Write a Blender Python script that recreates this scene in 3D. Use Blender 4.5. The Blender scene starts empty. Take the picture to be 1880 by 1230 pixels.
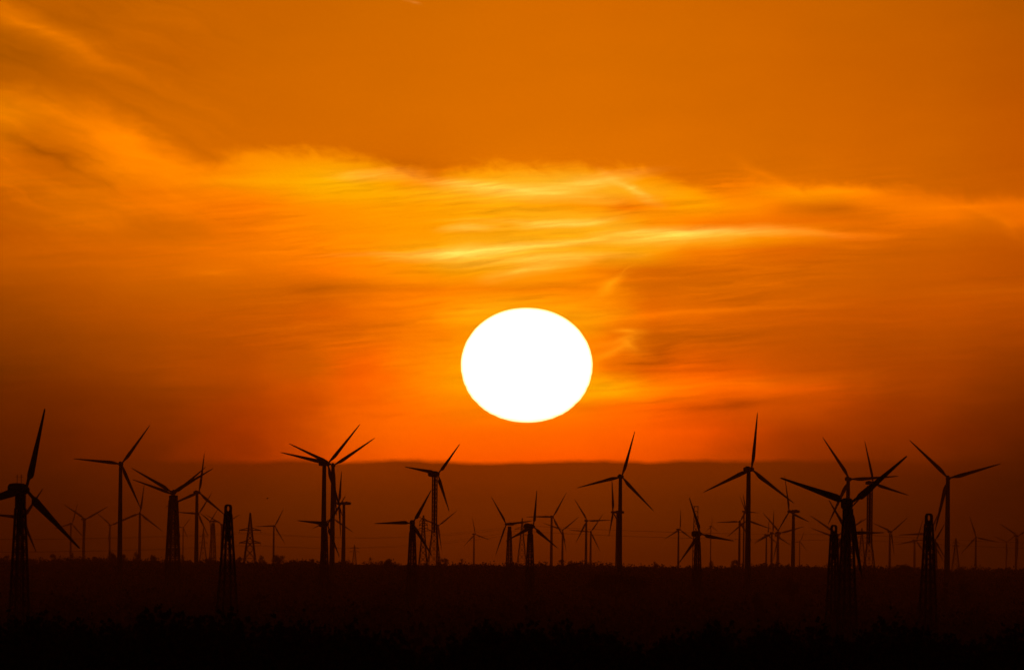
import bpy, bmesh, math, random
from mathutils import Vector, Matrix
from math import sin, cos, tan, radians, pi

random.seed(7)
scene = bpy.context.scene
COL = scene.collection
CAM_Z = 18.0                       # eye height above the plain, metres
PITCH = math.atan(409 * 36 / 500 / 1880)
ROLL = radians(0.6)
SUN_AZ = math.atan(27.6 * 36 / 500 / 1880)
SUN_EL = math.atan(353.3 * 36 / 500 / 1880)
HAZE_DENSITY = 3.0e-5
HAZE_TOP = 130.0
HAZE_FAR = 27000.0

# ------------------------------------------------------------------ terrain
def sst(a, b, v):
    t = min(1.0, max(0.0, (v - a) / (b - a)))
    return t * t * (3 - 2 * t)

def ground_z(x, y):
    z = 16.2 * (1 - sst(80, 1500, y)) + 10.7 * sst(4200, 8400, y) - 7.5 * sst(8700, 11500, y)
    z += 0.30 * sin(x / 37.0 + y / 260.0) * sst(1500, 4000, y)
    z += 0.25 * sin(x / 83.0 - y / 410.0 + 1.3)
    return z

# ------------------------------------------------------------------ helpers
def link(name, me, mat, parent=None):
    if mat is not None and not me.materials:
        me.materials.append(mat)
    o = bpy.data.objects.new(name, me)
    COL.objects.link(o)
    if parent is not None:
        o.parent = parent
    return o

def thing(name, label, cat, loc=(0, 0, 0), rz=0.0, group=None):
    o = bpy.data.objects.new(name, None)
    o.empty_display_size = 1.0
    COL.objects.link(o)
    o.location = loc
    o.rotation_euler = (0, 0, rz)
    tag(o, label, cat, group)
    return o

def tag(o, label, cat, group=None, kind=None):
    o['label'] = label
    o['category'] = cat
    if group: o['group'] = group
    if kind: o['kind'] = kind

class MB:
    """collects verts and faces of ONE mesh"""
    def __init__(self):
        self.v = []; self.f = []
    def bar(self, a, b, r, n=4, r2=None):
        a = Vector(a); b = Vector(b); d = b - a
        if d.length < 1e-6: return
        d.normalize()
        up = Vector((0, 0, 1)) if abs(d.z) < 0.9 else Vector((0, 1, 0))
        x = d.cross(up).normalized(); y = x.cross(d)
        r2 = r if r2 is None else r2
        k = len(self.v)
        for i in range(n):
            t = 2 * pi * (i + .5) / n
            o = x * cos(t) + y * sin(t)
            self.v.append(a + o * r); self.v.append(b + o * r2)
        for i in range(n):
            j = (i + 1) % n
            self.f.append((k + 2*i, k + 2*j, k + 2*j + 1, k + 2*i + 1))
        self.f.append(tuple(k + 2*i for i in range(n))[::-1])
        self.f.append(tuple(k + 2*i + 1 for i in range(n)))
    def box(self, c, s):
        k = len(self.v); cx, cy, cz = c; sx, sy, sz = (q / 2 for q in s)
        for dx in (-1, 1):
            for dy in (-1, 1):
                for dz in (-1, 1):
                    self.v.append(Vector((cx + dx*sx, cy + dy*sy, cz + dz*sz)))
        for q in ((0,1,3,2),(4,6,7,5),(0,4,5,1),(2,3,7,6),(0,2,6,4),(1,5,7,3)):
            self.f.append(tuple(k + i for i in q))
    def loft(self, rings):
        k = len(self.v); n = len(rings[0])
        for r in rings: self.v.extend(Vector(p) for p in r)
        for i in range(len(rings) - 1):
            for j in range(n):
                a = k + i*n + j; b = k + i*n + (j+1) % n
                self.f.append((a, b, b + n, a + n))
        self.f.append(tuple(k + j for j in range(n))[::-1])
        self.f.append(tuple(k + (len(rings)-1)*n + j for j in range(n)))
    def mesh(self, name, smooth=False):
        me = bpy.data.meshes.new(name)
        me.from_pydata([tuple(p) for p in self.v], [], self.f)
        if smooth:
            for p in me.polygons: p.use_smooth = True
        me.update()
        return me

# ------------------------------------------------------------------ materials
def mat(name, c1, c2, scale, rough=0.8, metal=0.0, spec=0.15):
    m = bpy.data.materials.new(name); m.use_nodes = True
    nt = m.node_tree; b = nt.nodes['Principled BSDF']
    tc = nt.nodes.new('ShaderNodeTexCoord')
    no = nt.nodes.new('ShaderNodeTexNoise'); no.inputs['Scale'].default_value = scale
    no.inputs['Detail'].default_value = 4
    mx = nt.nodes.new('ShaderNodeMix'); mx.data_type = 'RGBA'
    mx.inputs[6].default_value = (*c1, 1); mx.inputs[7].default_value = (*c2, 1)
    nt.links.new(tc.outputs['Object'], no.inputs['Vector'])
    nt.links.new(no.outputs['Fac'], mx.inputs[0])
    nt.links.new(mx.outputs[2], b.inputs['Base Color'])
    b.inputs['Roughness'].default_value = rough; b.inputs['Metallic'].default_value = metal
    if 'Specular IOR Level' in b.inputs: b.inputs['Specular IOR Level'].default_value = spec
    return m

M_TOWER = mat('painted_steel', (.30, .29, .27), (.24, .23, .21), .6, .75)
M_LATT = mat('galvanised_steel', (.13, .13, .13), (.08, .075, .07), 1.5, .75, .2, .1)
M_BLADE = mat('grey_composite', (.32, .31, .30), (.26, .25, .24), .8, .7)
M_NAC = mat('nacelle_shell', (.28, .27, .26), (.20, .19, .18), .8, .7)
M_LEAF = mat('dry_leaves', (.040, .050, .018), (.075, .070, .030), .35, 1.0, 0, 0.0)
M_BARK = mat('bark', (.06, .045, .03), (.04, .03, .02), 3, .95)
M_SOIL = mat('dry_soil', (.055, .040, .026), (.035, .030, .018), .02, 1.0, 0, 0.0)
M_WIRE = mat('cable_metal', (.07, .07, .07), (.05, .05, .05), 2, .7)
M_BIRD = mat('dark_feathers', (.03, .025, .02), (.05, .04, .03), 8, .9)

# ------------------------------------------------------------------ camera
cam = bpy.data.cameras.new('camera'); cam.lens = 500; cam.sensor_width = 36
cam.clip_start = 1.0; cam.clip_end = 200000
co = bpy.data.objects.new('camera', cam); COL.objects.link(co)
fwd = Vector((0, cos(PITCH), sin(PITCH)))
r0 = Vector((1, 0, 0)); u0 = r0.cross(fwd)
R_ = r0 * cos(ROLL) + u0 * sin(ROLL); U_ = -r0 * sin(ROLL) + u0 * cos(ROLL)
co.matrix_world = Matrix(((R_.x, U_.x, -fwd.x, 0), (R_.y, U_.y, -fwd.y, 0),
                          (R_.z, U_.z, -fwd.z, CAM_Z), (0, 0, 0, 1)))
scene.camera = co

# ------------------------------------------------------------------ sun: disc and lamp
SUN_DIR = Vector((sin(SUN_AZ) * cos(SUN_EL), cos(SUN_AZ) * cos(SUN_EL), sin(SUN_EL)))
sd = bpy.data.lights.new('sunlight', 'SUN'); sd.energy = 0.31; sd.angle = radians(0.5)
sd.color = (1.0, 0.100, 0.001)
so = bpy.data.objects.new('sunlight', sd); COL.objects.link(so)
so.rotation_euler = SUN_DIR.to_track_quat('Z', 'Y').to_euler()

def sun_disc():
    D = 60000.0; c = Vector((0, 0, CAM_Z)) + SUN_DIR * D
    k = 36 / 500 / 1880 * D
    rnd = random.Random(3)
    nu, nv = 80, 56
    steps = [rnd.uniform(-1, 1) for _ in range(nv + 1)]
    rings = []
    for i in range(1, nv):
        a = -pi/2 + pi * i / nv
        # refraction layers flatten and ripple the low edge of the disc
        w = 1.0 + steps[i] * (0.003 + 0.022 * max(0.0, -sin(a)) * max(0.0, -sin(a)))
        rz = 106 if a > 0 else 105
        rr = 121 * (max(0.0, cos(a)) ** 0.96) * w
        rings.append([(rr*k*cos(t), rr*k*sin(t), rz*k*sin(a)) for t in [2*pi*j/nu for j in range(nu)]])
    m = MB(); m.loft(rings)
    me = m.mesh('sun', True)
    mt = bpy.data.materials.new('sun_glow'); mt.use_nodes = True; nt = mt.node_tree
    nt.nodes.clear()
    o = nt.nodes.new('ShaderNodeOutputMaterial'); e = nt.nodes.new('ShaderNodeEmission')
    lw = nt.nodes.new('ShaderNodeLayerWeight'); lw.inputs['Blend'].default_value = 0.5
    cr = nt.nodes.new('ShaderNodeValToRGB')       # limb darkening: the rim is dimmer and redder
    cr.color_ramp.elements[0].position = 0.0; cr.color_ramp.elements[0].color = (1, .96, .88, 1)
    cr.color_ramp.elements[1].position = 1.0; cr.color_ramp.elements[1].color = (.56, .27, .004, 1)
    el = cr.color_ramp.elements.new(0.68); el.color = (1, .92, .76, 1)
    el = cr.color_ramp.elements.new(0.85); el.color = (1, .76, .30, 1)
    nt.links.new(lw.outputs['Facing'], cr.inputs['Fac'])
    nt.links.new(cr.outputs['Color'], e.inputs['Color']); e.inputs['Strength'].default_value = 2.1
    nt.links.new(e.outputs['Emission'], o.inputs['Surface'])
    mt.cycles.emission_sampling = 'FRONT'
    ob = link('sun', me, mt)
    ob.location = c
    ob.rotation_euler = (0, 0, 0)
    ob.rotation_euler.rotate_axis('Y', ROLL * 0)
    ob.visible_shadow = False       # the glowing disc is the source itself: it must not shade its own light
    tag(ob, 'white setting sun, a slightly flattened disc glowing low above the wind farm', 'sun')
sun_disc()

# ------------------------------------------------------------------ sky (world)
# rows of sky colour by height, in 1/26.1 degrees units of the sun-aligned frame: (height, [(azimuth, sRGB)])
SKY = [
    (150, [(0, (235, 124, 0)), (160, (232, 118, 0)), (300, (235, 118, 0)), (430, (250, 132, 0)), (640, (255, 150, 0)), (940, (250, 132, 0)), (1260, (240, 118, 0)), (1580, (232, 110, 0)), (1880, (212, 97, 0))]),
    (205, [(0, (240, 127, 0)), (80, (230, 118, 0)), (160, (230, 116, 0)), (240, (236, 118, 0)), (320, (235, 117, 0)), (430, (250, 135, 0)), (640, (255, 150, 0)), (940, (250, 132, 0)), (1260, (240, 118, 0)), (1580, (232, 110, 0)), (1880, (212, 97, 0))]),
    (250, [(0, (222, 112, 0)), (80, (215, 107, 0)), (160, (238, 120, 0)), (225, (255, 130, 0)), (280, (248, 126, 0)), (340, (232, 115, 0)), (430, (238, 122, 0)), (540, (246, 130, 0)), (640, (246, 130, 0)), (760, (240, 124, 0)), (940, (240, 124, 0)), (1100, (240, 122, 0)), (1260, (232, 114, 0)), (1420, (240, 119, 0)), (1580, (230, 111, 0)), (1880, (210, 96, 0))]),
    (285, [(0, (218, 106, 0)), (100, (202, 97, 0)), (180, (238, 120, 0)), (270, (252, 129, 0)), (340, (242, 122, 0)), (430, (250, 133, 0)), (540, (255, 144, 0)), (640, (255, 144, 0)), (720, (248, 132, 0)), (780, (242, 124, 0)), (860, (248, 130, 0)), (940, (250, 132, 0)), (1100, (248, 128, 0)), (1260, (238, 117, 0)), (1420, (248, 124, 0)), (1580, (236, 114, 0)), (1740, (224, 104, 0)), (1880, (212, 97, 0))]),
    (312, [(0, (218, 105, 0)), (120, (206, 99, 0)), (200, (240, 121, 0)), (300, (252, 131, 0)), (390, (250, 130, 0)), (460, (255, 145, 0)), (540, (255, 158, 0)), (640, (255, 165, 2)), (720, (255, 150, 0)), (780, (248, 132, 0)), (860, (255, 148, 2)), (940, (255, 152, 6)), (1100, (255, 155, 10)), (1190, (255, 140, 0)), (1300, (236, 117, 0)), (1420, (252, 126, 0)), (1580, (242, 117, 0)), (1740, (226, 106, 0)), (1880, (214, 98, 0))]),
    (334, [(0, (220, 107, 0)), (160, (215, 105, 0)), (280, (255, 130, 0)), (400, (255, 141, 0)), (520, (255, 164, 0)), (640, (255, 172, 4)), (720, (255, 160, 0)), (780, (252, 140, 0)), (840, (255, 162, 8)), (940, (255, 172, 20)), (1080, (255, 178, 36)), (1180, (255, 156, 4)), (1300, (240, 120, 0)), (1420, (255, 130, 0)), (1580, (250, 122, 0)), (1740, (230, 108, 0)), (1880, (216, 99, 0))]),
    (352, [(0, (205, 97, 0)), (160, (222, 109, 0)), (300, (245, 120, 0)), (450, (255, 137, 0)), (560, (255, 160, 0)), (640, (255, 166, 0)), (760, (255, 165, 8)), (860, (255, 172, 25)), (960, (255, 180, 40)), (1080, (255, 170, 25)), (1180, (255, 168, 20)), (1260, (255, 150, 0)), (1340, (245, 125, 0)), (1420, (255, 142, 0)), (1520, (255, 140, 0)), (1640, (250, 122, 0)), (1740, (225, 105, 0)), (1880, (210, 95, 0))]),
    (380, [(0, (200, 92, 0)), (160, (222, 108, 0)), (320, (245, 118, 0)), (480, (255, 125, 0)), (640, (255, 148, 0)), (800, (255, 155, 0)), (940, (255, 162, 8)), (1080, (255, 148, 0)), (1150, (255, 125, 0)), (1260, (255, 152, 0)), (1400, (255, 130, 0)), (1500, (222, 108, 0)), (1600, (238, 114, 0)), (1740, (250, 120, 0)), (1880, (238, 110, 0))]),
    (408, [(0, (195, 90, 0)), (160, (222, 107, 0)), (320, (222, 106, 0)), (480, (248, 120, 0)), (640, (255, 142, 0)), (800, (255, 154, 0)), (940, (255, 165, 10)), (1060, (255, 175, 25)), (1180, (255, 155, 8)), (1260, (255, 128, 0)), (1420, (240, 112, 0)), (1580, (224, 104, 0)), (1740, (240, 112, 0)), (1800, (218, 102, 0)), (1880, (232, 106, 0))]),
    (432, [(0, (190, 85, 0)), (160, (210, 98, 0)), (320, (215, 102, 0)), (480, (245, 118, 0)), (640, (255, 138, 0)), (800, (255, 154, 0)), (940, (255, 165, 12)), (1100, (255, 168, 15)), (1200, (255, 178, 30)), (1260, (255, 175, 25)), (1420, (255, 146, 0)), (1500, (245, 125, 0)), (1580, (232, 108, 0)), (1740, (208, 95, 0)), (1880, (198, 87, 0))]),
    (462, [(0, (195, 88, 0)), (160, (208, 95, 0)), (320, (225, 105, 0)), (480, (245, 118, 0)), (640, (255, 135, 0)), (800, (255, 165, 12)), (860, (255, 175, 25)), (940, (255, 175, 25)), (1060, (255, 170, 20)), (1180, (255, 156, 5)), (1260, (250, 130, 0)), (1420, (225, 103, 0)), (1580, (204, 93, 0)), (1740, (197, 87, 0)), (1880, (187, 79, 0))]),
    (500, [(0, (180, 80, 0)), (160, (198, 90, 0)), (320, (218, 101, 0)), (400, (226, 107, 0)), (480, (230, 108, 0)), (640, (255, 124, 0)), (800, (255, 148, 0)), (960, (255, 160, 10)), (1060, (255, 138, 0)), (1150, (228, 110, 0)), (1260, (217, 101, 0)), (1420, (211, 97, 0)), (1580, (204, 92, 0)), (1740, (195, 84, 0)), (1880, (184, 77, 0))]),
    (530, [(0, (165, 72, 0)), (160, (185, 82, 0)), (320, (200, 92, 0)), (480, (208, 95, 0)), (600, (207, 95, 0)), (700, (238, 114, 0)), (800, (250, 124, 0)), (940, (255, 133, 0)), (1060, (255, 130, 0)), (1120, (250, 130, 0)), (1190, (218, 103, 0)), (1260, (213, 99, 0)), (1420, (208, 95, 0)), (1580, (200, 88, 0)), (1740, (194, 83, 0)), (1880, (188, 79, 0))]),
    (575, [(0, (150, 64, 0)), (160, (172, 74, 0)), (320, (190, 82, 0)), (480, (198, 86, 0)), (640, (228, 100, 0)), (800, (255, 130, 0)), (900, (255, 160, 6)), (1060, (255, 150, 4)), (1180, (242, 114, 0)), (1260, (228, 103, 0)), (1340, (218, 96, 0)), (1420, (208, 90, 0)), (1580, (196, 82, 0)), (1740, (190, 78, 0)), (1880, (180, 73, 0))]),
    (620, [(0, (135, 55, 0)), (160, (155, 65, 0)), (320, (175, 74, 0)), (480, (192, 80, 0)), (640, (221, 98, 0)), (740, (246, 117, 0)), (830, (255, 135, 0)), (960, (255, 155, 0)), (1060, (255, 145, 0)), (1110, (248, 118, 0)), (1190, (208, 94, 0)), (1260, (203, 89, 0)), (1420, (194, 82, 0)), (1580, (180, 74, 0)), (1740, (174, 70, 0)), (1880, (158, 61, 0))]),
    (680, [(0, (115, 45, 0)), (160, (140, 55, 0)), (320, (165, 66, 0)), (480, (190, 75, 0)), (580, (211, 89, 0)), (700, (252, 103, 0)), (830, (255, 148, 0)), (960, (255, 160, 0)), (1100, (255, 130, 0)), (1180, (232, 98, 0)), (1260, (232, 90, 0)), (1420, (200, 79, 0)), (1580, (175, 68, 0)), (1740, (158, 59, 0)), (1880, (134, 49, 0))]),
    (712, [(0, (105, 38, 0)), (160, (125, 46, 0)), (320, (150, 58, 0)), (480, (182, 68, 0)), (600, (221, 86, 0)), (700, (252, 104, 0)), (830, (255, 146, 0)), (960, (255, 165, 0)), (1110, (255, 160, 0)), (1180, (255, 132, 0)), (1260, (250, 104, 0)), (1420, (236, 92, 0)), (1540, (205, 78, 0)), (1600, (175, 66, 0)), (1740, (150, 55, 0)), (1880, (124, 44, 0))]),
    (745, [(0, (100, 34, 0)), (160, (115, 40, 0)), (320, (140, 50, 0)), (480, (175, 61, 0)), (600, (216, 82, 0)), (720, (252, 104, 0)), (850, (255, 124, 0)), (960, (255, 130, 0)), (1080, (255, 115, 0)), (1180, (252, 98, 0)), (1260, (228, 84, 0)), (1340, (208, 76, 0)), (1420, (208, 77, 0)), (1580, (163, 57, 0)), (1740, (138, 48, 0)), (1880, (109, 36, 0))]),
    (795, [(0, (88, 28, 0)), (160, (104, 33, 0)), (320, (127, 42, 0)), (480, (165, 53, 0)), (600, (211, 78, 0)), (720, (252, 98, 0)), (850, (255, 100, 0)), (967, (255, 100, 0)), (1100, (255, 96, 0)), (1260, (238, 81, 0)), (1420, (173, 57, 0)), (1580, (143, 47, 0)), (1740, (121, 38, 0)), (1880, (94, 29, 0))]),
    (842, [(0, (78, 24, 0)), (160, (95, 29, 0)), (320, (115, 36, 0)), (480, (160, 50, 0)), (600, (211, 72, 0)), (720, (241, 86, 0)), (967, (250, 86, 0)), (1100, (245, 83, 0)), (1260, (212, 71, 0)), (1420, (155, 50, 0)), (1580, (122, 39, 0)), (1740, (100, 31, 0)), (1880, (80, 24, 0))]),
    (852, [(0, (76, 23, 0)), (160, (90, 28, 0)), (320, (100, 32, 0)), (480, (112, 36, 0)), (640, (124, 43, 0)), (800, (122, 42, 0)), (967, (124, 43, 0)), (1100, (122, 42, 0)), (1260, (116, 40, 0)), (1420, (109, 37, 0)), (1580, (102, 32, 0)), (1740, (92, 28, 0)), (1880, (74, 22, 0))]),
    (880, [(0, (70, 21, 0)), (160, (81, 25, 0)), (320, (92, 29, 0)), (480, (104, 35, 0)), (640, (115, 40, 0)), (800, (116, 40, 0)), (967, (117, 41, 0)), (1100, (115, 41, 0)), (1260, (109, 38, 0)), (1420, (102, 35, 0)), (1580, (91, 29, 0)), (1740, (80, 24, 0)), (1880, (66, 19, 0))]),
    (930, [(0, (62, 17, 0)), (160, (70, 20, 0)), (320, (82, 26, 0)), (480, (92, 31, 0)), (640, (98, 34, 0)), (800, (102, 35, 0)), (967, (104, 36, 0)), (1100, (102, 36, 0)), (1260, (95, 33, 0)), (1420, (88, 30, 0)), (1580, (78, 25, 0)), (1740, (70, 20, 0)), (1880, (60, 16, 0))]),
    (1020, [(0, (52, 12, 0)), (320, (68, 20, 0)), (640, (80, 25, 0)), (967, (86, 27, 0)), (1260, (80, 25, 0)), (1580, (68, 20, 0)), (1880, (52, 13, 0))]),
]
SKY_CLEAR = [
    (-60, [(0, (180, 90, 0)), (160, (185, 90, 0)), (320, (193, 95, 0)), (640, (201, 100, 0)), (940, (207, 103, 0)), (1260, (203, 100, 0)), (1580, (193, 93, 0)), (1880, (172, 80, 0))]),
    (10, [(0, (192, 95, 0)), (160, (188, 92, 0)), (320, (197, 97, 0)), (480, (200, 98, 0)), (640, (205, 102, 0)), (800, (208, 104, 0)), (940, (211, 105, 0)), (1100, (211, 104, 0)), (1260, (207, 102, 0)), (1420, (202, 98, 0)), (1580, (196, 95, 0)), (1740, (190, 90, 0)), (1880, (178, 84, 0))]),
    (100, [(0, (176, 87, 0)), (160, (194, 95, 0)), (320, (198, 96, 0)), (480, (203, 100, 0)), (640, (208, 103, 0)), (800, (211, 105, 0)), (940, (213, 106, 0)), (1100, (213, 106, 0)), (1260, (210, 104, 0)), (1420, (206, 100, 0)), (1580, (199, 95, 0)), (1740, (192, 90, 0)), (1880, (184, 84, 0))]),
    (200, [(0, (190, 93, 0)), (160, (200, 98, 0)), (320, (207, 102, 0)), (480, (208, 102, 0)), (640, (212, 105, 0)), (800, (215, 107, 0)), (940, (217, 108, 0)), (1100, (217, 108, 0)), (1260, (213, 105, 0)), (1420, (208, 101, 0)), (1580, (204, 97, 0)), (1740, (197, 92, 0)), (1880, (188, 84, 0))]),
    (300, [(0, (200, 97, 0)), (320, (209, 102, 0)), (480, (212, 104, 0)), (640, (214, 105, 0)), (760, (213, 104, 0)), (940, (221, 111, 0)), (1100, (222, 111, 0)), (1260, (219, 108, 0)), (1420, (216, 106, 0)), (1580, (210, 100, 0)), (1740, (201, 94, 0)), (1880, (194, 86, 0))]),
    (360, [(0, (200, 97, 0)), (320, (212, 103, 0)), (640, (216, 106, 0)), (760, (215, 104, 0)), (940, (226, 114, 0)), (1260, (222, 110, 0)), (1420, (220, 108, 0)), (1580, (212, 102, 0)), (1740, (204, 95, 0)), (1880, (196, 88, 0))]),
]
EDGE = [(-60,160),(0,172),(100,186),(200,205),(260,240),(310,272),(370,300),(420,290),(470,278),(540,276),(620,280),(680,290),(730,306),(780,318),(830,312),(880,306),(960,308),(1080,306),(1180,312),(1250,330),(1310,342),(1360,326),(1410,330),(1470,342),(1560,338),(1640,345),(1730,356),(1880,362)]
AIR = (0.051, 0.0050, 0.0)
def lin(c):
    c = c / 255.0
    return c / 12.92 if c <= 0.04045 else ((c + 0.055) / 1.055) ** 2.4

def air_T(py):
    """share of the sky's light that gets through the haze box at this height"""
    e = max(1e-5, (1024 - py) * 36 / 500 / 1880)
    L = min(HAZE_FAR, (HAZE_TOP - CAM_Z) / e)
    return math.exp(-HAZE_DENSITY * L)

world = bpy.data.worlds.new('World'); scene.world = world; world.use_nodes = True
wt = world.node_tree; wt.nodes.clear()
def N(t, **kw):
    n = wt.nodes.new(t)
    for a, b in kw.items(): setattr(n, a, b)
    return n
def L(a, b): wt.links.new(a, b)
def val(s, i, v):
    if hasattr(v, 'is_output'): L(v, s.inputs[i])
    else: s.inputs[i].default_value = v
def M(op, a, b=None, c=None, clamp=False):
    n = N('ShaderNodeMath', operation=op, use_clamp=clamp)
    val(n, 0, a)
    if b is not None: val(n, 1, b)
    if c is not None: val(n, 2, c)
    return n.outputs[0]
def VM(op, a, b):
    n = N('ShaderNodeVectorMath', operation=op); val(n, 0, a); val(n, 1, b)
    return n.outputs['Value'] if op == 'DOT_PRODUCT' else n.outputs['Vector']
def comb(x, y, z=0.0):
    n = N('ShaderNodeCombineXYZ'); val(n, 0, x); val(n, 1, y); val(n, 2, z); return n.outputs[0]
def mapping(v, loc, rot, sc, kind='TEXTURE'):
    n = N('ShaderNodeMapping', vector_type=kind); L(v, n.inputs[0])
    n.inputs['Location'].default_value = (*loc, 0); n.inputs['Rotation'].default_value = (0, 0, rot)
    n.inputs['Scale'].default_value = (*sc, 1); return n.outputs[0]
def noise(v, detail=5, rough=.55, dist=0.0, scale=1.0):
    n = N('ShaderNodeTexNoise'); n.inputs['Scale'].default_value = scale
    n.inputs['Detail'].default_value = detail; n.inputs['Roughness'].default_value = rough
    n.inputs['Distortion'].default_value = dist
    L(v, n.inputs['Vector']); return n.outputs['Fac']
def mixc(f, a, b, mode='MIX'):
    n = N('ShaderNodeMix', data_type='RGBA', blend_type=mode); n.clamp_result = False
    val(n, 0, f); val(n, 6, a); val(n, 7, b); return n.outputs[2]
def smooth(v, a, b):
    n = N('ShaderNodeMapRange', interpolation_type='SMOOTHSTEP'); val(n, 0, v)
    n.inputs[1].default_value = a; n.inputs[2].default_value = b
    n.inputs[3].default_value = 0; n.inputs[4].default_value = 1; return n.outputs[0]

def ramp01(v, a, b):
    n = N('ShaderNodeMapRange', interpolation_type='LINEAR'); val(n, 0, v)
    n.inputs[1].default_value = a; n.inputs[2].default_value = b; return n.outputs[0]
KDEG = 36 / 500 / 1880
f_ = SUN_DIR
rr0 = Vector((0, 0, 1)).cross(f_).normalized() * -1
uu0 = rr0.cross(f_)
if uu0.z < 0: uu0 = -uu0
rr = rr0 * cos(ROLL) + uu0 * sin(ROLL); uu = -rr0 * sin(ROLL) + uu0 * cos(ROLL)
D = N('ShaderNodeTexCoord').outputs['Generated']
df = VM('DOT_PRODUCT', D, tuple(f_)); dfc = M('MAXIMUM', df, 0.05)
X = M('ADD', M('DIVIDE', M('DIVIDE', VM('DOT_PRODUCT', D, tuple(rr)), dfc), KDEG * 100), 9.67)
Y = M('SUBTRACT', 6.71, M('DIVIDE', M('DIVIDE', VM('DOT_PRODUCT', D, tuple(uu)), dfc), KDEG * 100))
P0 = comb(X, Y)
# slow warp so that nothing in the cloud sheet runs dead straight
w1 = M('SUBTRACT', noise(mapping(P0, (0, 0), 0, (2.6, .9)), 4, .5), .5)
w2 = M('SUBTRACT', noise(mapping(P0, (31, 17), radians(4), (1.2, .25)), 3, .5), .5)
w3 = M('SUBTRACT', noise(mapping(P0, (7, 51), 0, (1.1, .5)), 3, .5), .5)
calm = M('SUBTRACT', 1.0, M('MULTIPLY', smooth(Y, 7.6, 8.3), 0.75))
clear = M('MULTIPLY_ADD', smooth(Y, 1.2, 3.2), .75, .25)
amp = M('MULTIPLY', calm, clear)
Yw = M('ADD', Y, M('MULTIPLY', amp, M('ADD', M('MULTIPLY', w1, .26), M('MULTIPLY', w2, .07))))
w4 = M('SUBTRACT', noise(mapping(P0, (5, 71), 0, (1.6, .8)), 5, .6), .5)
Yw = M('ADD', Yw, M('MULTIPLY', M('MULTIPLY', smooth(Y, 7.7, 8.2), M('SUBTRACT', 1.0, smooth(Y, 8.9, 9.6))), M('MULTIPLY', w4, .22)))
Xw = M('ADD', X, M('MULTIPLY', w3, 1.0))
P = comb(Xw, Yw)

fac = M('DIVIDE', M('ADD', Xw, 1.0), 21.0)
def table(rows):
  prev = None
  for py, stops in rows:
    n = N('ShaderNodeValToRGB'); cr = n.color_ramp; cr.interpolation = 'CARDINAL'
    T = air_T(py)
    cols = []
    for px, c in stops:
        cols.append(((px / 100 + 1) / 21.0, [max(0.0, (lin(q) - a * (1 - T)) / T) * 0.5 for q, a in zip(c, AIR)]))
    while len(cr.elements) > 1: cr.elements.remove(cr.elements[-1])
    cr.elements[0].position = cols[0][0]; cr.elements[0].color = (*cols[0][1], 1)
    for p_, c_ in cols[1:]:
        e_ = cr.elements.new(p_); e_.color = (*c_, 1)
    L(fac, n.inputs[0])
    if prev is None: acc = n.outputs[0]
    else: acc = mixc(ramp01(Yw, prev / 100, py / 100), acc, n.outputs[0])
    prev = py
  return acc
clear_sky = table(SKY_CLEAR); sheet = table(SKY)
# upper edge of the cloud sheet across the view
er = N('ShaderNodeValToRGB'); cr = er.color_ramp; cr.interpolation = 'CARDINAL'
while len(cr.elements) > 1: cr.elements.remove(cr.elements[-1])
for i, (ex, ey) in enumerate(EDGE):
    p_ = (ex / 100 + 1) / 21.0; c_ = ey / 1000
    if i == 0: cr.elements[0].position = p_; cr.elements[0].color = (c_, c_, c_, 1)
    else: cr.elements.new(p_).color = (c_, c_, c_, 1)
L(fac, er.inputs[0])
ey = M('MULTIPLY', er.outputs[0], 10.0)
fz = M('SUBTRACT', noise(mapping(P0, (41, 3), radians(14), (.55, .30)), 6, .62, .6), .5)
ed = M('SUBTRACT', M('ADD', Yw, M('MULTIPLY', fz, .42)), ey)
soft = M('MULTIPLY_ADD', M('SUBTRACT', 1.0, smooth(X, 2.0, 5.0)), .20, .16)
acc = mixc(smooth(M('DIVIDE', ed, soft), -1.0, 1.0), clear_sky, sheet)
# fine streaks drawn out along the wind
s1 = M('SUBTRACT', noise(mapping(P, (3, 9), radians(-3), (2.4, .15)), 6, .6, .2), .5)
s2 = M('SUBTRACT', noise(mapping(P, (13, 2), radians(-6), (1.1, .07)), 5, .58, .15), .5)
s3 = M('SUBTRACT', noise(mapping(P, (23, 5), radians(22), (1.9, .28)), 5, .55, .4), .5)
band = M('MULTIPLY', smooth(Y, 2.7, 3.4), M('SUBTRACT', 1.0, smooth(Y, 7.2, 8.2)))
near = M('SUBTRACT', 1.0, smooth(M('ABSOLUTE', M('SUBTRACT', X, 9.8)), 1.5, 8.0))
patch = M('MULTIPLY_ADD', smooth(noise(mapping(P0, (61, 23), 0, (2.4, .9)), 3, .5), .36, .64), 1.15, .25)
st = M('MULTIPLY', M('MULTIPLY', band, patch), M('ADD', M('MULTIPLY', s1, M('MULTIPLY_ADD', near, .36, .26)),
                           M('MULTIPLY', s2, M('MULTIPLY_ADD', near, .42, .07))))
left = M('MULTIPLY', M('SUBTRACT', 1.0, smooth(X, 2.0, 5.5)), M('SUBTRACT', 1.0, smooth(Y, 3.6, 5.0)))
st = M('ADD', st, M('MULTIPLY', M('MULTIPLY', s3, left), .50))
st = M('ADD', st, M('MULTIPLY', M('SUBTRACT', w1, 0.0), .10))

def feats(lst):
    acc = None
    for (x, y, sx, sy, ang, a) in lst:
        g = N('ShaderNodeTexGradient', gradient_type='QUADRATIC_SPHERE')
        L(mapping(P, (x/100, y/100), radians(-ang), (2.1*sx/100, 2.1*sy/100)), g.inputs[0])
        acc = M('MULTIPLY', g.outputs['Fac'], a) if acc is None else M('MULTIPLY_ADD', g.outputs['Fac'], a, acc)
    return acc
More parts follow.
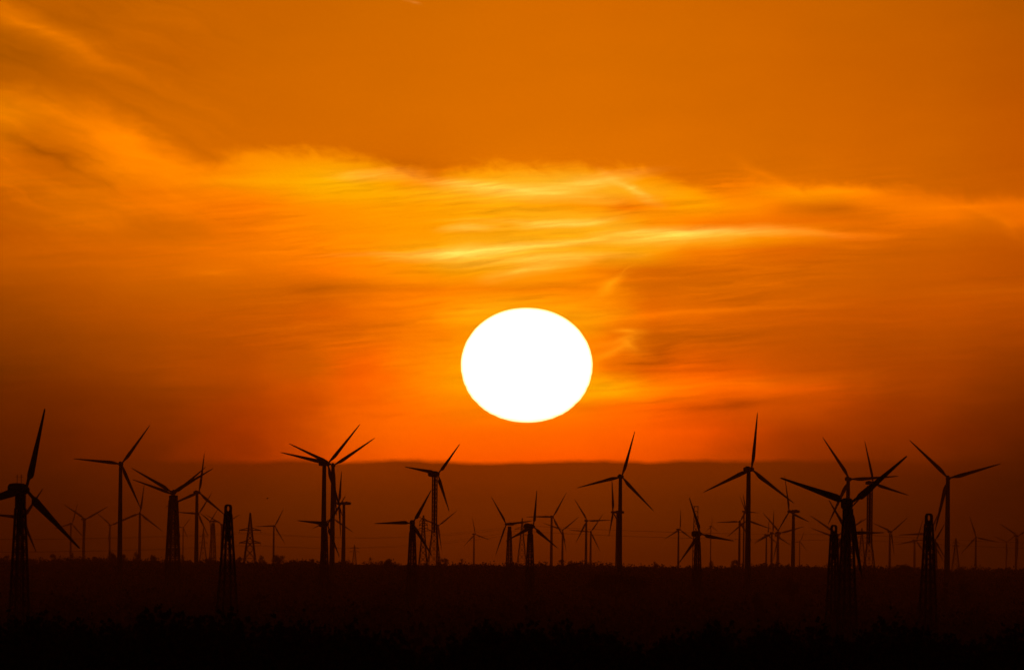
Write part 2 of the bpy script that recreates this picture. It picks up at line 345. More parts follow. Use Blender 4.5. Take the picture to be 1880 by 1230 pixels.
# wisps: (x, y, half length, half height, tilt, strength) in the sun-aligned frame
BRIGHT = [(690,318,60,9,0,.35),(860,343,80,9,-8,.5),(960,352,110,12,-5,.55),(1090,334,85,10,8,.6),(1160,345,40,8,-35,.5),
  (1030,411,70,5,5,.8),(980,409,110,5,0,.3),(850,423,42,6,3,.55),(880,462,110,9,4,1.0),(840,464,45,5,0,.7),(1000,450,120,6,6,.5),
  (1000,475,120,7,3,.45),(980,495,70,11,10,.4),(1240,431,130,10,3,.75),(1350,425,150,7,-2,.35),(1190,424,80,4,2,.4),
  
  (755,4,13,3,-15,.2),(760,465,120,4,2,.25)]
REDDISH = [(60,50,120,20,-25,.62),(150,95,120,22,-22,.14),(100,205,160,12,-25,.25),(230,250,90,22,-25,.25),(1290,573,190,7,3,.35),(760,553,80,6,5,.35),(830,588,80,7,4,.3),
  (1300,708,200,9,4,.45),(1180,714,110,14,2,.3),(400,502,60,5,-3,.18),(600,545,70,4,3,.15),(560,600,120,8,8,.14),(520,555,60,3,2,.1),
  (1480,548,60,6,8,.10),(1800,533,150,6,2,.14),(1420,555,60,3,0,.12),(1350,493,120,4,-3,.10),(1390,312,40,9,-25,.25),(1440,338,60,10,-30,.2),
  (1520,345,120,14,-12,.2),(1500,428,150,5,-2,.25),(1850,412,60,10,-30,.2),(700,520,60,4,3,.15),(300,455,150,6,2,.08)]
DARK = [(85,282,120,13,-25,.30),(30,90,60,22,-25,.12),(1370,741,110,9,6,.36),(720,597,90,6,2,.20),(640,528,120,9,2,.16),(1230,500,80,20,0,.10),
  (1200,650,50,26,20,.26),(1540,387,70,9,0,.22),(1010,527,150,8,0,.14),(1090,602,40,10,-5,.15),(740,300,90,12,-8,.08),(1150,375,60,10,-20,.10),
  (1720,422,80,14,8,.10),(440,345,120,6,-4,.08),(330,412,110,12,0,.07),(1110,480,60,8,20,.10),(960,386,120,4,0,.10)]
AMBER = [(1122,525,36,9,28,.6),(1150,497,12,3,40,.3),(1150,605,26,5,0,.75),(1140,622,40,7,15,.6),(1132,640,40,7,30,.6),(1160,630,14,14,0,.5),(890,570,80,10,10,.25),(1110,712,50,18,0,.2)]

tex = M('MULTIPLY_ADD', s2, 2.6, 1.0); tex = M('MAXIMUM', tex, 0.1)
tex1 = M('MULTIPLY_ADD', s1, 1.2, 1.0)
by = M('MULTIPLY', M('MULTIPLY', feats(BRIGHT), tex), tex1)
br = M('MULTIPLY', feats(REDDISH), tex1)
dk = M('MULTIPLY', feats(DARK), tex1)
mul = M('MAXIMUM', M('SUBTRACT', M('ADD', 1.0, st), dk), 0.15)
v3 = N('ShaderNodeVectorMath', operation='SCALE'); L(acc, v3.inputs[0]); L(M('MULTIPLY', mul, 2.0), v3.inputs['Scale'])
sky = v3.outputs[0]
c1 = N('ShaderNodeVectorMath', operation='SCALE'); c1.inputs[0].default_value = (.55, .35, .09); L(by, c1.inputs['Scale'])
am = M('MULTIPLY', feats(AMBER), tex1)
c3 = N('ShaderNodeVectorMath', operation='SCALE'); c3.inputs[0].default_value = (.46, .235, .006); L(am, c3.inputs['Scale'])
c2 = N('ShaderNodeVectorMath', operation='SCALE'); c2.inputs[0].default_value = (.55, .13, .0); L(br, c2.inputs['Scale'])
sky = VM('ADD', VM('ADD', VM('ADD', sky, c1.outputs[0]), c2.outputs[0]), c3.outputs[0])
# away from the sunset the dusk sky is a dim Nishita sky seen through the same dusty air
ns = N('ShaderNodeTexSky', sky_type='NISHITA'); ns.sun_disc = False
ns.sun_elevation = SUN_EL; ns.sun_rotation = SUN_AZ; ns.dust_density = 4.0; ns.air_density = 1.5
dusk = mixc(1.0, ns.outputs[0], (.009, .003, .0008, 1), 'MULTIPLY')
m_in = smooth(df, cos(radians(11)), cos(radians(4.0)))
out = mixc(m_in, dusk, sky)
bg = N('ShaderNodeBackground'); L(out, bg.inputs[0]); bg.inputs[1].default_value = 1.0
wo = N('ShaderNodeOutputWorld'); L(bg.outputs[0], wo.inputs[0])
world.cycles.sampling_method = 'MANUAL'; world.cycles.sample_map_resolution = 512

# ------------------------------------------------------------------ haze
def haze():
    m = MB(); y0, y1 = -300.0, HAZE_FAR
    m.box((0, (y0 + y1) / 2, (HAZE_TOP - 3.0) / 2), (6400, y1 - y0, HAZE_TOP + 3.0))
    mt = bpy.data.materials.new('haze'); mt.use_nodes = True; nt = mt.node_tree; nt.nodes.clear()
    o = nt.nodes.new('ShaderNodeOutputMaterial'); v = nt.nodes.new('ShaderNodeVolumePrincipled')
    v.inputs['Color'].default_value = (.9, .88, .85, 1); v.inputs['Density'].default_value = HAZE_DENSITY
    v.inputs['Anisotropy'].default_value = 0.35
    nt.links.new(v.outputs[0], o.inputs['Volume'])
    ob = link('haze', m.mesh('haze'), mt)
    tag(ob, 'dusty evening haze hanging over the whole plain', 'haze', kind='stuff')
haze()

# ------------------------------------------------------------------ ground
def ground():
    xs = [-3000, -2000, -1400] + list(range(-1000, 1001, 40)) + [1400, 2000, 3000]
    ys = list(range(-200, 12000, 150)) + list(range(12000, 26600, 700))
    bm = bmesh.new()
    g = [[bm.verts.new((x, y, ground_z(x, y))) for x in xs] for y in ys]
    for j in range(len(ys) - 1):
        for i in range(len(xs) - 1):
            bm.faces.new((g[j][i], g[j][i+1], g[j+1][i+1], g[j+1][i]))
    me = bpy.data.meshes.new('ground'); bm.to_mesh(me); bm.free()
    for p in me.polygons: p.use_smooth = True
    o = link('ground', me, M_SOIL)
    tag(o, 'dark dry plain rising gently to a low wooded ridge', 'ground', kind='structure')
ground()

# ------------------------------------------------------------------ turbine parts
def blade_mesh(kind):
    m = MB(); rings = []
    if kind == 'slim':
        st = [(.0, .030, .030), (.05, .030, .030), (.10, .042, .028), (.17, .068, .020), (.24, .074, .016),
              (.35, .064, .012), (.5, .052, .010), (.65, .041, .008), (.8, .030, .006), (.92, .020, .004), (.985, .011, .003), (1., .004, .002)]
    else:
        st = [(.0, .034, .034), (.06, .036, .034), (.13, .040, .030), (.165, .092, .022), (.20, .100, .020), (.3, .090, .016),
              (.45, .072, .012), (.6, .056, .010), (.75, .042, .008), (.9, .029, .006), (.985, .020, .004), (1., .010, .003)]
    for r, c, t in st:
        tw = radians(14 * (1 - r) ** 2)
        off = (c - .034) * 0.22 if r > .1 else 0
        ring = []
        for j in range(10):
            a = 2 * pi * j / 10
            zz = c / 2 * cos(a) - off; yy = t / 2 * sin(a) * (1.25 if cos(a) > 0 else .8)
            ring.append((r, yy * cos(tw) - zz * sin(tw), zz * cos(tw) + yy * sin(tw)))
        rings.append(ring)
    m.loft(rings)
    return m.mesh('blade_' + kind, True)

def nacelle_mesh(kind):
    """along +Y from the hub (y = 0); unit = rotor radius"""
    m = MB(); rings = []
    if kind == 'slim':
        w, h, prof = .034, .036, [(-.0, .55), (.02, .8), (.08, 1.), (.20, 1.), (.27, .88), (.285, .6)]
    else:
        w, h, prof = .062, .068, [(.0, .55), (.03, .85), (.11, 1.05), (.22, 1.12), (.33, 1.), (.38, .72), (.39, .4)]
    for y, s in prof:
        ring = []
        for j in range(16):
            a = 2 * pi * j / 16
            cx = abs(cos(a)) ** .5 * (1 if cos(a) >= 0 else -1); cz = abs(sin(a)) ** .5 * (1 if sin(a) >= 0 else -1)
            ring.append((w * s * cx, y, h * s * cz + (.006 if cz > 0 else 0)))
        rings.append(ring)
    m.loft(rings)
    if kind == 'slim':     # cooler and rail on the roof
        m.box((0, .17, h * 1.25), (.045, .05, .022)); m.box((0, .08, h * 1.15), (.02, .03, .014))
    return m.mesh('nacelle_' + kind)

def hub_mesh():
    m = MB(); rings = []
    for y, r in ((.035, .026), (.01, .040), (-.02, .040), (-.045, .030), (-.062, .012), (-.066, .003)):
        rings.append([(r * cos(2*pi*j/14), y, r * sin(2*pi*j/14)) for j in range(14)])
    m.loft(rings)
    return m.mesh('hub', True)

BLADE = {k: blade_mesh(k) for k in ('slim', 'stout')}
NAC = {k: nacelle_mesh(k) for k in ('slim', 'stout')}
HUB = hub_mesh()

def tube_tower(H, rt, rb):
    m = MB(); rings = []
    n = 20
    cuts = [0, .004, .33, .334, .66, .664, 1.0]
    for i, t in enumerate(cuts):
        r = rb + (rt - rb) * t
        if t in (.33, .66): r += .02
        rings.append([(r * cos(2*pi*j/n), r * sin(2*pi*j/n), H * t) for j in range(n)])
    m.loft(rings)
    m.box((0, -rb - .0, 1.4), (.9, .25, 2.2))      # service door surround at the foot
    return m.mesh('tube_tower', True)

def lattice_into(m, H, wfun, leg, br, panel=1.15, z0=0.0, ladder=True):
    zs = [z0]
    while zs[-1] < H:
        zs.append(zs[-1] + max(1.2, wfun(zs[-1]) * panel))
    k = H / zs[-1] if z0 == 0 else 1
    zs = [z0 + (z - z0) * ((H - z0) / (zs[-1] - z0)) for z in zs]
    C = [(-1, -1), (1, -1), (1, 1), (-1, 1)]
    for a, b in zip(zs, zs[1:]):
        wa, wb = wfun(a) / 2, wfun(b) / 2
        for i in range(4):
            p, q = C[i], C[(i + 1) % 4]
            m.bar((p[0]*wa, p[1]*wa, a), (p[0]*wb, p[1]*wb, b + .02), leg)
            m.bar((p[0]*wa, p[1]*wa, a), (q[0]*wb, q[1]*wb, b), br)
            m.bar((q[0]*wa, q[1]*wa, a), (p[0]*wb, p[1]*wb, b), br)
            m.bar((p[0]*wb, p[1]*wb, b), (q[0]*wb, q[1]*wb, b), br)
    if ladder:      # ladder and cable tray up the middle
        m.bar((-.16, .1, z0), (-.16, .1, H), .04); m.bar((.16, .1, z0), (.16, .1, H), .04)
    return m

def head_into(m, z, w, h):
    """squat open yaw frame that carries the nacelle of the old lattice machines"""
    for s in (-1, 1):
        for t in (-1, 1):
            m.box((s * w * .40, t * w * .40, z + h / 2), (w * .26, w * .26, h))
    m.box((0, 0, z + .09), (w * 1.22, w * 1.22, .16))
    m.box((0, 0, z + h * .52), (w * 1.08, w * 1.08, .12))
    m.box((0, 0, z + h * .3), (w * .5, w * .5, h * .5))
    m.bar((0, 0, z - 3.0), (0, 0, z + h), w * .17, 8)

def make_turbine(x, y, hz, R, th, yaw, kind, label):
    pitch = radians(55) if abs(yaw) > 70 else 0.0          # the machine seen from the side stands with its blades feathered
    gz = ground_z(x, y) - 0.15
    root = thing('wind_turbine', label, 'wind turbine', (x, y, gz), radians(yaw), 'wind turbines on the plain')
    big = kind in ('tube',)
    bk = 'slim' if big or R > 15 else 'stout'
    ov = (0.10 if big else 0.115) * R
    H = hz - gz
    nh = (.036 if big else .066) * R
    if kind == 'tube':
        far = max(0.0, min(1.0, (y - 6000) / 9000))
        rt = .036 * R * (1 + .0 * far); rb = .058 * R
        tw = link('tower', tube_tower(H - nh * .9, rt, rb), M_TOWER, root)
    else:
        m = MB(); Ht = H - nh * .95
        if kind == 'flared':
            ztop = Ht; zf = Ht - min(.70 * Ht, 21.0)
            wb = 1.7 + .17 * zf
            wf = lambda z: 1.7 if z >= zf else 1.7 + .24 * (zf - z)
            lattice_into(m, Ht, wf, .16, .07, .95)
            m.bar((0, 0, zf), (0, 0, Ht), .42, 8)
        else:
            near = y < 3000
            if R > 17.0: wt, sl = 2.2, .070
            elif near: wt, sl = .90, .074
            else: wt, sl = 1.15, .066
            hh = 1.75 if near else 2.0
            zt = Ht - hh
            wf = lambda z: wt + sl * max(0.0, zt - z)
            lattice_into(m, zt, wf, .16 if near else (.42 if R > 17 else .28), .055 if near else (.17 if R > 17 else .11), 1.25)
            head_into(m, zt, wt * 1.05, hh)
        tw = link('tower', m.mesh('lattice_tower'), M_LATT, root)
    tw.rotation_euler = (0, 0, radians(24 - yaw if kind == 'lattice' else 8 - yaw))      # the tower does not turn with the machine head
    n_ = link('nacelle', NAC[bk], M_NAC, root); n_.location = (0, -ov, H); n_.scale = (R, R, R)
    h_ = link('hub', HUB, M_NAC, root); h_.location = (0, -ov - .03 * R, H); h_.scale = (R, R, R)
    for k in range(3):
        b = link('blade', BLADE[bk], M_BLADE, root)
        b.location = (0, -ov - .035 * R, H); b.scale = (R, R, R)
        b.rotation_euler = (pitch, -radians(th + 120 * k), 0)
    if y < 3000:
        for q in (.10, .21):
            a = MB(); a.bar((0, 0, 0), (0, 0, 1.35), .035); a.bar((-.25, 0, 1.05), (.25, 0, 1.05), .025)
            o = link('antenna', a.mesh('antenna'), M_LATT, root); o.location = (0, -ov + q * R, H + .05 * R)
    return root

TURBINES = [
    (-58.58, 1701.0, 25.53, 10.01, 76, 28, 'lattice', 'large black lattice tower turbine cut off by the left edge of the photo'),
    (-158.36, 4601.2, 29.2, 11.86, 54, 24, 'lattice', 'smaller dark turbine whose hub shows through the legs of the black turbine at far left'),
    (-524.86, 17002.3, 53.19, 25.64, 74, 24, 'tube', 'faint hazy turbine leftmost of the faint ones, with one blade almost upright'),
    (-404.54, 13502.4, 50.47, 26.55, 28, 24, 'tube', 'hazy turbine with blades in a Y shape, left of the big tubular turbine at left'),
    (-520.37, 18502.4, 55.05, 25.31, 20, 20, 'tube', 'very faint small turbine just left of the big tubular tower at left'),
    (-153.58, 5601.9, 53.32, 19.06, 54, 8, 'tube', 'tall smooth tubular turbine at left with one blade pointing level to the left'),
    (-351.41, 13502.8, 56.7, 27.7, 82, 2, 'tube', 'hazy turbine right of the tall tubular tower at left, one blade upright'),
    (-123.2, 5202.0, 40.7, 17.6, 30, -10, 'lattice', 'dark lattice tower turbine with two long blades spread in a wide V'),
    (-149.28, 6302.2, 44.54, 19.2, 40, -4, 'lattice', 'turbine right behind the wide V lattice turbine, its blades showing just under the V'),
    (-176.28, 8002.0, 52.92, 22.31, 82, 24, 'tube', 'mid-distance tubular turbine with a blade upright, between wide V turbine and black bare tower'),
    (-215.7, 9801.6, 46.02, 17.68, 56, 24, 'tube', 'hazier lower turbine sharing its tower line with the mid-distance one with a blade upright'),
    (-482.54, 21001.9, 57.96, 18.86, 54, 4, 'tube', 'tiny faint turbine just right of the legs of the wide V lattice turbine'),
    (-260.98, 12501.2, 47.31, 20.11, -82, -60, 'lattice', 'small hazy turbine seen nearly edge on, just left of the black bare tower'),
    (-314.23, 15502.2, 50.91, 23.01, 30, 16, 'tube', 'faint turbine hidden behind the black bare tower, one blade sticking out to its right'),
    (-224.15, 13501.8, 45.94, 19.17, 62, 20, 'tube', 'hazy lone turbine right of the tall power pylon at left'),
    (-69.46, 5301.8, 52.25, 20.32, 48, 28, 'tube', 'left one of two overlapping tall tubular turbines left of the sun'),
    (-73.69, 5902.1, 55.48, 20.68, 34, 4, 'tube', 'right one of two overlapping tall tubular turbines left of the sun'),
    (-97.05, 8300.3, 48.74, 22.25, 58, -82, 'tube', 'edge-on turbine with upright thin rotor, right of two overlapping tall turbines'),
    (-61.25, 4701.1, 28.43, 11.66, 54, 32, 'lattice', 'low dark turbine with its nacelle in front of the overlapping tall towers'),
    (-193.15, 15502.7, 59.0, 27.17, 86, 12, 'tube', 'faint turbine showing only two drooping blade tips beside the overlapping tall towers'),
    (-28.2, 5301.4, 48.97, 14.63, 50, 32, 'flared', 'turbine on a slim lattice mast with splayed feet, left below the sun'),
    (-29.48, 4301.3, 28.23, 11.53, 61, 2, 'lattice', 'low dark lattice turbine with a level left blade, beside the slim mast with splayed feet'),
    (-96.94, 19003.2, 60.2, 33.15, 38, 18, 'tube', 'faint turbine right behind the slim mast with splayed feet'),
    (-60.48, 24002.6, 57.25, 30.07, 102, 30, 'tube', 'faintest tiny turbine alone on the skyline below left of the sun'),
    (-0.2, 6801.4, 34.12, 16.25, 6, -40, 'lattice', 'left one of two dark lattice turbines below the sun, with very thin blades'),
    (7.16, 5001.2, 29.11, 12.79, 84, 34, 'lattice', 'right one of two dark lattice turbines below the sun, with one blade upright'),
    (42.43, 14502.7, 60.19, 28.33, 60, 18, 'tube', 'hazy turbine with a blade up right, beside two dark lattice turbines below the sun'),
    (61.13, 16502.4, 50.85, 24.45, 40, 0, 'tube', 'lower faint turbine with a V of blades, right of two dark lattice turbines below sun'),
    (61.65, 11502.0, 48.76, 20.37, 2, 16, 'tube', 'hazy turbine with a level right blade, left of the tall turbine above the dome tree'),
    (102.31, 18002.7, 52.14, 27.41, 56, 2, 'tube', 'lower faint turbine close beside the tower of the hazy one with a level right blade'),
    (44.85, 5801.9, 51.56, 19.3, 74, 12, 'tube', 'tall tubular turbine right below the sun, standing behind the broad dome tree'),
    (60.44, 8000.3, 44.34, 19.79, 104, -82, 'tube', 'edge-on turbine half hidden behind the tall tower above the broad dome tree'),
    (154.1, 13001.6, 45.5, 18.76, 88, 30, 'tube', 'hazy turbine with one blade upright, left of the bare lattice mast with a gantry top'),
    (64.73, 4901.4, 26.94, 13.3, 110, 28, 'lattice', 'low dark turbine with its hub beside the bare lattice mast with a gantry top'),
    (296.56, 21001.2, 67.74, 16.11, 90, 44, 'tube', 'tiny faint turbine just right of the bare lattice mast with a gantry top'),
    (193.72, 12002.0, 50.53, 20.32, 62, 4, 'tube', "hazy turbine with a level left blade, just left of the tallest turbine's tower"),
    (189.1, 11501.1, 57.5, 14.11, 116, 38, 'tube', "hazy turbine hidden behind the tallest turbine's tower, one blade leaning out to its upper left"),
    (175.06, 10501.9, 47.77, 19.27, 100, 2, 'tube', "hazy turbine hidden behind the tallest turbine's tower, one blade level out to the right"),
    (90.42, 5402.0, 52.57, 21.74, 84, 22, 'tube', 'tallest smooth tubular turbine right of the sun, one blade nearly straight up'),
    (270.53, 15001.6, 45.13, 19.02, 84, 34, 'tube', 'left one of three faint turbine towers close together right of the tallest turbine'),
    (230.16, 12501.9, 42.23, 20.29, 88, 20, 'tube', 'middle one of three faint turbine towers close together right of the tallest turbine'),
    (273.37, 14502.6, 46.18, 29.11, 14, 28, 'tube', 'right one of three faint turbine towers close together right of the tallest turbine'),
    (163.36, 8201.1, 46.44, 21.66, 104, -58, 'tube', 'tubular turbine with a long nacelle pointing right, right of the tallest turbine'),
    (468.86, 23001.9, 49.32, 19.25, 68, 16, 'tube', 'tiny faint turbine right of the tubular turbine with a long nacelle'),
    (149.64, 6302.2, 54.4, 22.28, 4, 12, 'tube', 'tall tubular turbine with a level right blade, rising behind the big black turbine at right'),
    (131.48, 5201.6, 46.72, 15.84, 104, 30, 'flared', 'turbine on a slim mast with splayed feet, right behind the big black turbine at right'),
    (41.58, 1751.1, 25.07, 9.24, 40, 8, 'lattice', 'big black lattice turbine at right with long blades, nearest on the right side'),
    (104.17, 4401.3, 27.01, 11.45, 0, 4, 'lattice', 'low dark turbine seen through the legs of the big black turbine at right'),
    (320.95, 14003.3, 43.88, 36.45, 28, 24, 'tube', 'faint turbine with wide V blades, behind the bare tower beside the big black turbine'),
    (415.53, 18003.9, 45.78, 41.49, 40, 20, 'tube', 'lowest faint turbine behind the bare tower beside the big black turbine at right'),
    (342.0, 12801.9, 45.11, 21.09, 38, 28, 'tube', 'hazy turbine with a leaning Y of blades, above the low mound at right'),
    (172.29, 5602.2, 51.11, 21.58, 16, 2, 'tube', 'tall tubular turbine furthest right, one blade reaching right almost level'),
    (203.14, 6801.1, 28.59, 9.57, 60, 8, 'lattice', 'low dark turbine half hidden behind the rightmost bare lattice tower'),
    (498.1, 17502.5, 44.39, 29.58, 70, 32, 'tube', 'faint thin turbine just left of the rightmost bare lattice tower'),
    (439.59, 15003.2, 47.88, 35.21, 62, 24, 'tube', 'hazy turbine hidden behind the rightmost bare lattice tower, one blade level to the left'),
    (425.99, 13002.1, 41.37, 20.65, 108, 2, 'tube', 'left one of three hazy turbines near the right edge, one blade pointing up left'),
    (576.14, 16501.7, 42.66, 17.08, 36, 2, 'tube', 'middle one of three hazy turbines near the right edge, with a stout tower'),
    (462.83, 13002.0, 42.91, 22.27, 30, 28, 'tube', 'right one of three hazy turbines near the right edge, cut by the edge'),
]

for t in TURBINES:
    make_turbine(*t)

# ------------------------------------------------------------------ bare lattice towers without a machine
def bare_tower(top, w, sl, hw, hh, label):
    x, y, zt = top; gz = ground_z(x, y) - .1
    root = thing('lattice_tower', label, 'lattice tower', (x, y, gz), 0, 'bare lattice towers')
    m = MB(); Hs = zt - gz - hh
    lattice_into(m, Hs, lambda z: (w + sl * max(0, Hs - z)) * .80, .155, .05, 1.3)
    lf = link('lattice_frame', m.mesh('bare_lattice'), M_LATT, root); lf.rotation_euler = (0, 0, radians(25))
    h = MB()
    # blunt round-cornered yaw frame with a narrow slot right through it
    n = 32; zc = Hs + hh * .5; dp = hw * .34
    out_, in_ = [], []
    for i in range(n):
        t = 2 * pi * i / n; c_, s_ = cos(t), sin(t)
        ex = 3.6 if s_ > 0 else 9.0
        q = (abs(c_) ** ex + abs(s_) ** ex) ** (-1 / ex)
        out_.append((q * c_ * hw * .5, zc + q * s_ * hh * .5))
        in_.append((c_ * hw * .15, zc + hh * .12 + s_ * hh * .24))
    k = len(h.v)
    for ring in (out_, in_):
        for yy in (-dp, dp): h.v += [Vector((px, yy, pz)) for px, pz in ring]
    for i in range(n):
        j = (i + 1) % n; o0, o1, i0, i1 = k, k + n, k + 2*n, k + 3*n
        h.f += [(o0+i, o0+j, i0+j, i0+i), (o1+j, o1+i, i1+i, i1+j), (o0+j, o0+i, o1+i, o1+j), (i0+i, i0+j, i1+j, i1+i)]
    h.box((0, 0, Hs + .1), (hw * 1.15, hw * 1.15, .18))
    h.bar((0, 0, Hs - 3.5), (0, 0, Hs + hh * .2), hw * .14, 8)
    link('yaw_frame', h.mesh('yaw_frame'), M_LATT, root)

bare_tower((-37.67, 1900.0, 24.77), .86, .135, 1.04, 1.5, 'black bare lattice tower with a rounded head, standing alone between left pylon and turbines')
bare_tower((45.54, 2000.0, 23.15), .84, .085, .98, 1.5, 'black bare lattice tower close beside the left leg of the big black turbine')
bare_tower((55.94, 1900.0, 24.55), .95, .100, 1.09, 1.6, 'rightmost black bare lattice tower, standing before the furthest right tall turbine')

def gantry_mast(top, label):
    x, y, zt = top; gz = ground_z(x, y) - .1; Hs = zt - gz
    root = thing('lattice_mast', label, 'lattice tower', (x, y, gz), 0, 'bare lattice towers')
    m = MB(); lattice_into(m, Hs - 3.2, lambda z: 1.35 + .045 * max(0, Hs - 3.2 - z), .15, .09, 1.3, ladder=False)
    link('lattice_frame', m.mesh('mast_lattice'), M_LATT, root)
    h = MB()
    for sx in (-.62, .62):
        for sy in (-.62, .62): h.bar((sx, sy, Hs - 3.2), (sx, sy, Hs), .14)
    for sy in (-.62, .62):
        h.bar((-.85, sy, Hs), (.85, sy, Hs), .16); h.bar((-.62, sy, Hs - 1.6), (.62, sy, Hs - 1.6), .09)
        h.bar((-.62, sy, Hs - 3.2), (.62, sy, Hs - 1.6), .07)
    for sx in (-.62, .62): h.bar((sx, -.62, Hs), (sx, .62, Hs), .14)
    link('gantry', h.mesh('gantry'), M_LATT, root)
gantry_mast((61.43, 4700.0, 35.65), 'bare lattice mast with an open gantry top, left of the tallest turbine')

# ------------------------------------------------------------------ power pylons and cables
ARMS = {}
def pylon(key, top, wb, wt, arms, label, leg=.18):
    x, y, zt = top; gz = ground_z(x, y) - .2; H = zt - gz
    root = thing('power_pylon', label, 'pylon', (x, y, gz), radians(8), 'power line pylons')
    m = MB(); zk = H * .62
    def wf(z):
        if z < zk: return wb + (wt - wb) * z / zk
        return max(.25, wt + (0.3 - wt) * (z - zk) / (H - zk))
    lattice_into(m, H, wf, leg, leg * .5, .95, ladder=False)
    link('tower_body', m.mesh('pylon_body'), M_LATT, root)
    pts = []
    for za, half in arms:
        z = H - za; a = MB(); w = wf(z) / 2
        for s in (-1, 1):
            tip = (s * half, 0, z)
            for sy in (-1, 1):
                a.bar((s * w, sy * w, z), tip, leg * .9); a.bar((s * w, sy * w, z + 1.2), tip, leg * .75)
            a.bar((s * half * .5, 0, z), (s * half * .5, 0, z + .5), leg * .4)
            a.bar((s * half, 0, z), (s * half, 0, z - 1.3), .09)          # insulator string
            pts.append(root.matrix_basis @ Vector((s * half, 0, z - 1.3)))
        for sy in (-1, 1): a.bar((-w, sy * w, z), (w, sy * w, z), leg * .55)
        link('cross_arm', a.mesh('cross_arm'), M_LATT, root)
    ARMS[key] = pts
pylon('a', (-138.84, 7600.0, 40.55), 7.2, 2.6, [(9.2, 5.8), (16.0, 5.8)], 'tall lattice power pylon with two cross arms, standing alone left of the overlapping turbines', .33)
pylon('b', (-34.10, 5600.0, 34.36), 5.4, 1.9, [(2.2, 1.5), (3.9, 1.7), (6.0, 3.2)], 'power pylon between the low lattice turbine and the slim mast with splayed feet', .17)
pylon('c', (7.69, 9000.0, 43.30), 6.5, 2.2, [(3.4, 4.2), (7.0, 4.6), (11, 4.6)], 'power pylon between the two dark lattice turbines below the sun', .19)
pylon('d', (222.70, 9000.0, 39.28), 6.0, 2.1, [(2.8, 4.0), (6.2, 4.4), (9.6, 4.4)], 'power pylon behind the drooping blade of the big black turbine at right', .19)
pylon('e', (301.03, 9600.0, 34.38), 6.0, 2.4, [(3.0, 2.2), (5.5, 2.2)], 'slim power pylon right behind the furthest right tall turbine', .2)
pylon('f', (-136.40, 12500.0, 28.05), 5.0, 2.2, [(3.0, 4.0), (6.0, 4.4)], 'faint tiny power pylon right of the edge-on turbine left of the sun', .2)
pylon('g', (-247.83, 11500.0, 39.61), 8.5, 2.4, [(7.0, 3.5), (12.0, 3.5)], 'faint slender power pylon left of the black bare tower', .2)

def cables(k1, k2, idx):
    for i in idx:
        a = ARMS[k1][i] if isinstance(k1, str) else k1
        b = ARMS[k2][i] if isinstance(k2, str) else k2
        m = MB(); n = 24; L_ = (b - a).length; pts = []
        for j in range(n + 1):
            t = j / n; p = a.lerp(b, t); p.z -= 4 * min(5.0, L_ * .008) * t * (1 - t); pts.append(p)
        for p, q in zip(pts, pts[1:]): m.bar(p, q, .055)
        o = link('power_cable', m.mesh('power_cable'), M_WIRE)
        tag(o, 'thin sagging power cable strung between lattice pylons across the skyline', 'cable', 'power cables')
cables('a', 'c', [0, 1, 2, 3])
cables('c', 'd', [0, 1, 2, 3])
def cable_to(a, b):
    m = MB(); n = 20
    pts = []
    for j in range(n + 1):
        t = j / n; p = a.lerp(b, t); p.z -= 16 * t * (1 - t); pts.append(p)
    for p, q in zip(pts, pts[1:]): m.bar(p, q, .055)
    o = link('power_cable', m.mesh('power_cable'), M_WIRE)
    tag(o, 'thin sagging power cable strung between lattice pylons across the skyline', 'cable', 'power cables')
for i in range(4):
    cable_to(ARMS['a'][i], ARMS['a'][i] + Vector((-300, 300, -2)))
    cable_to(ARMS['d'][i], ARMS['d'][i] + Vector((330, 200, -2)))

# ------------------------------------------------------------------ vegetation
def leaf_quads(m, c, s, rnd):
    """one leaf spray: a bent pair of quads, random orientation"""
    n = Vector((rnd.gauss(0, 1), rnd.gauss(0, 1), rnd.gauss(0, .8))).normalized()
    t = n.orthogonal().normalized(); t.rotate(Matrix.Rotation(rnd.uniform(0, 2*pi), 3, n)); b = n.cross(t)
    k = len(m.v); w = s * rnd.uniform(.3, .5)
    m.v += [c - t*s*.5, c + b*w - n*s*.06, c + t*s*.5, c - b*w - n*s*.06]
    m.f.append((k, k+1, k+2, k+3))

def crown_into(m, blobs, leaf, dens, rnd):
    for (cx, cy, cz, rx, rz) in blobs:
        cnt = int(dens * rx * rx)
        for _ in range(cnt):
            d = Vector((rnd.gauss(0, 1), rnd.gauss(0, 1), rnd.gauss(0, 1))).normalized() * (rnd.random() ** .42)
            leaf_quads(m, Vector((cx + d.x*rx, cy + d.y*rx, cz + d.z*rz)), leaf * rnd.uniform(.6, 1.4), rnd)

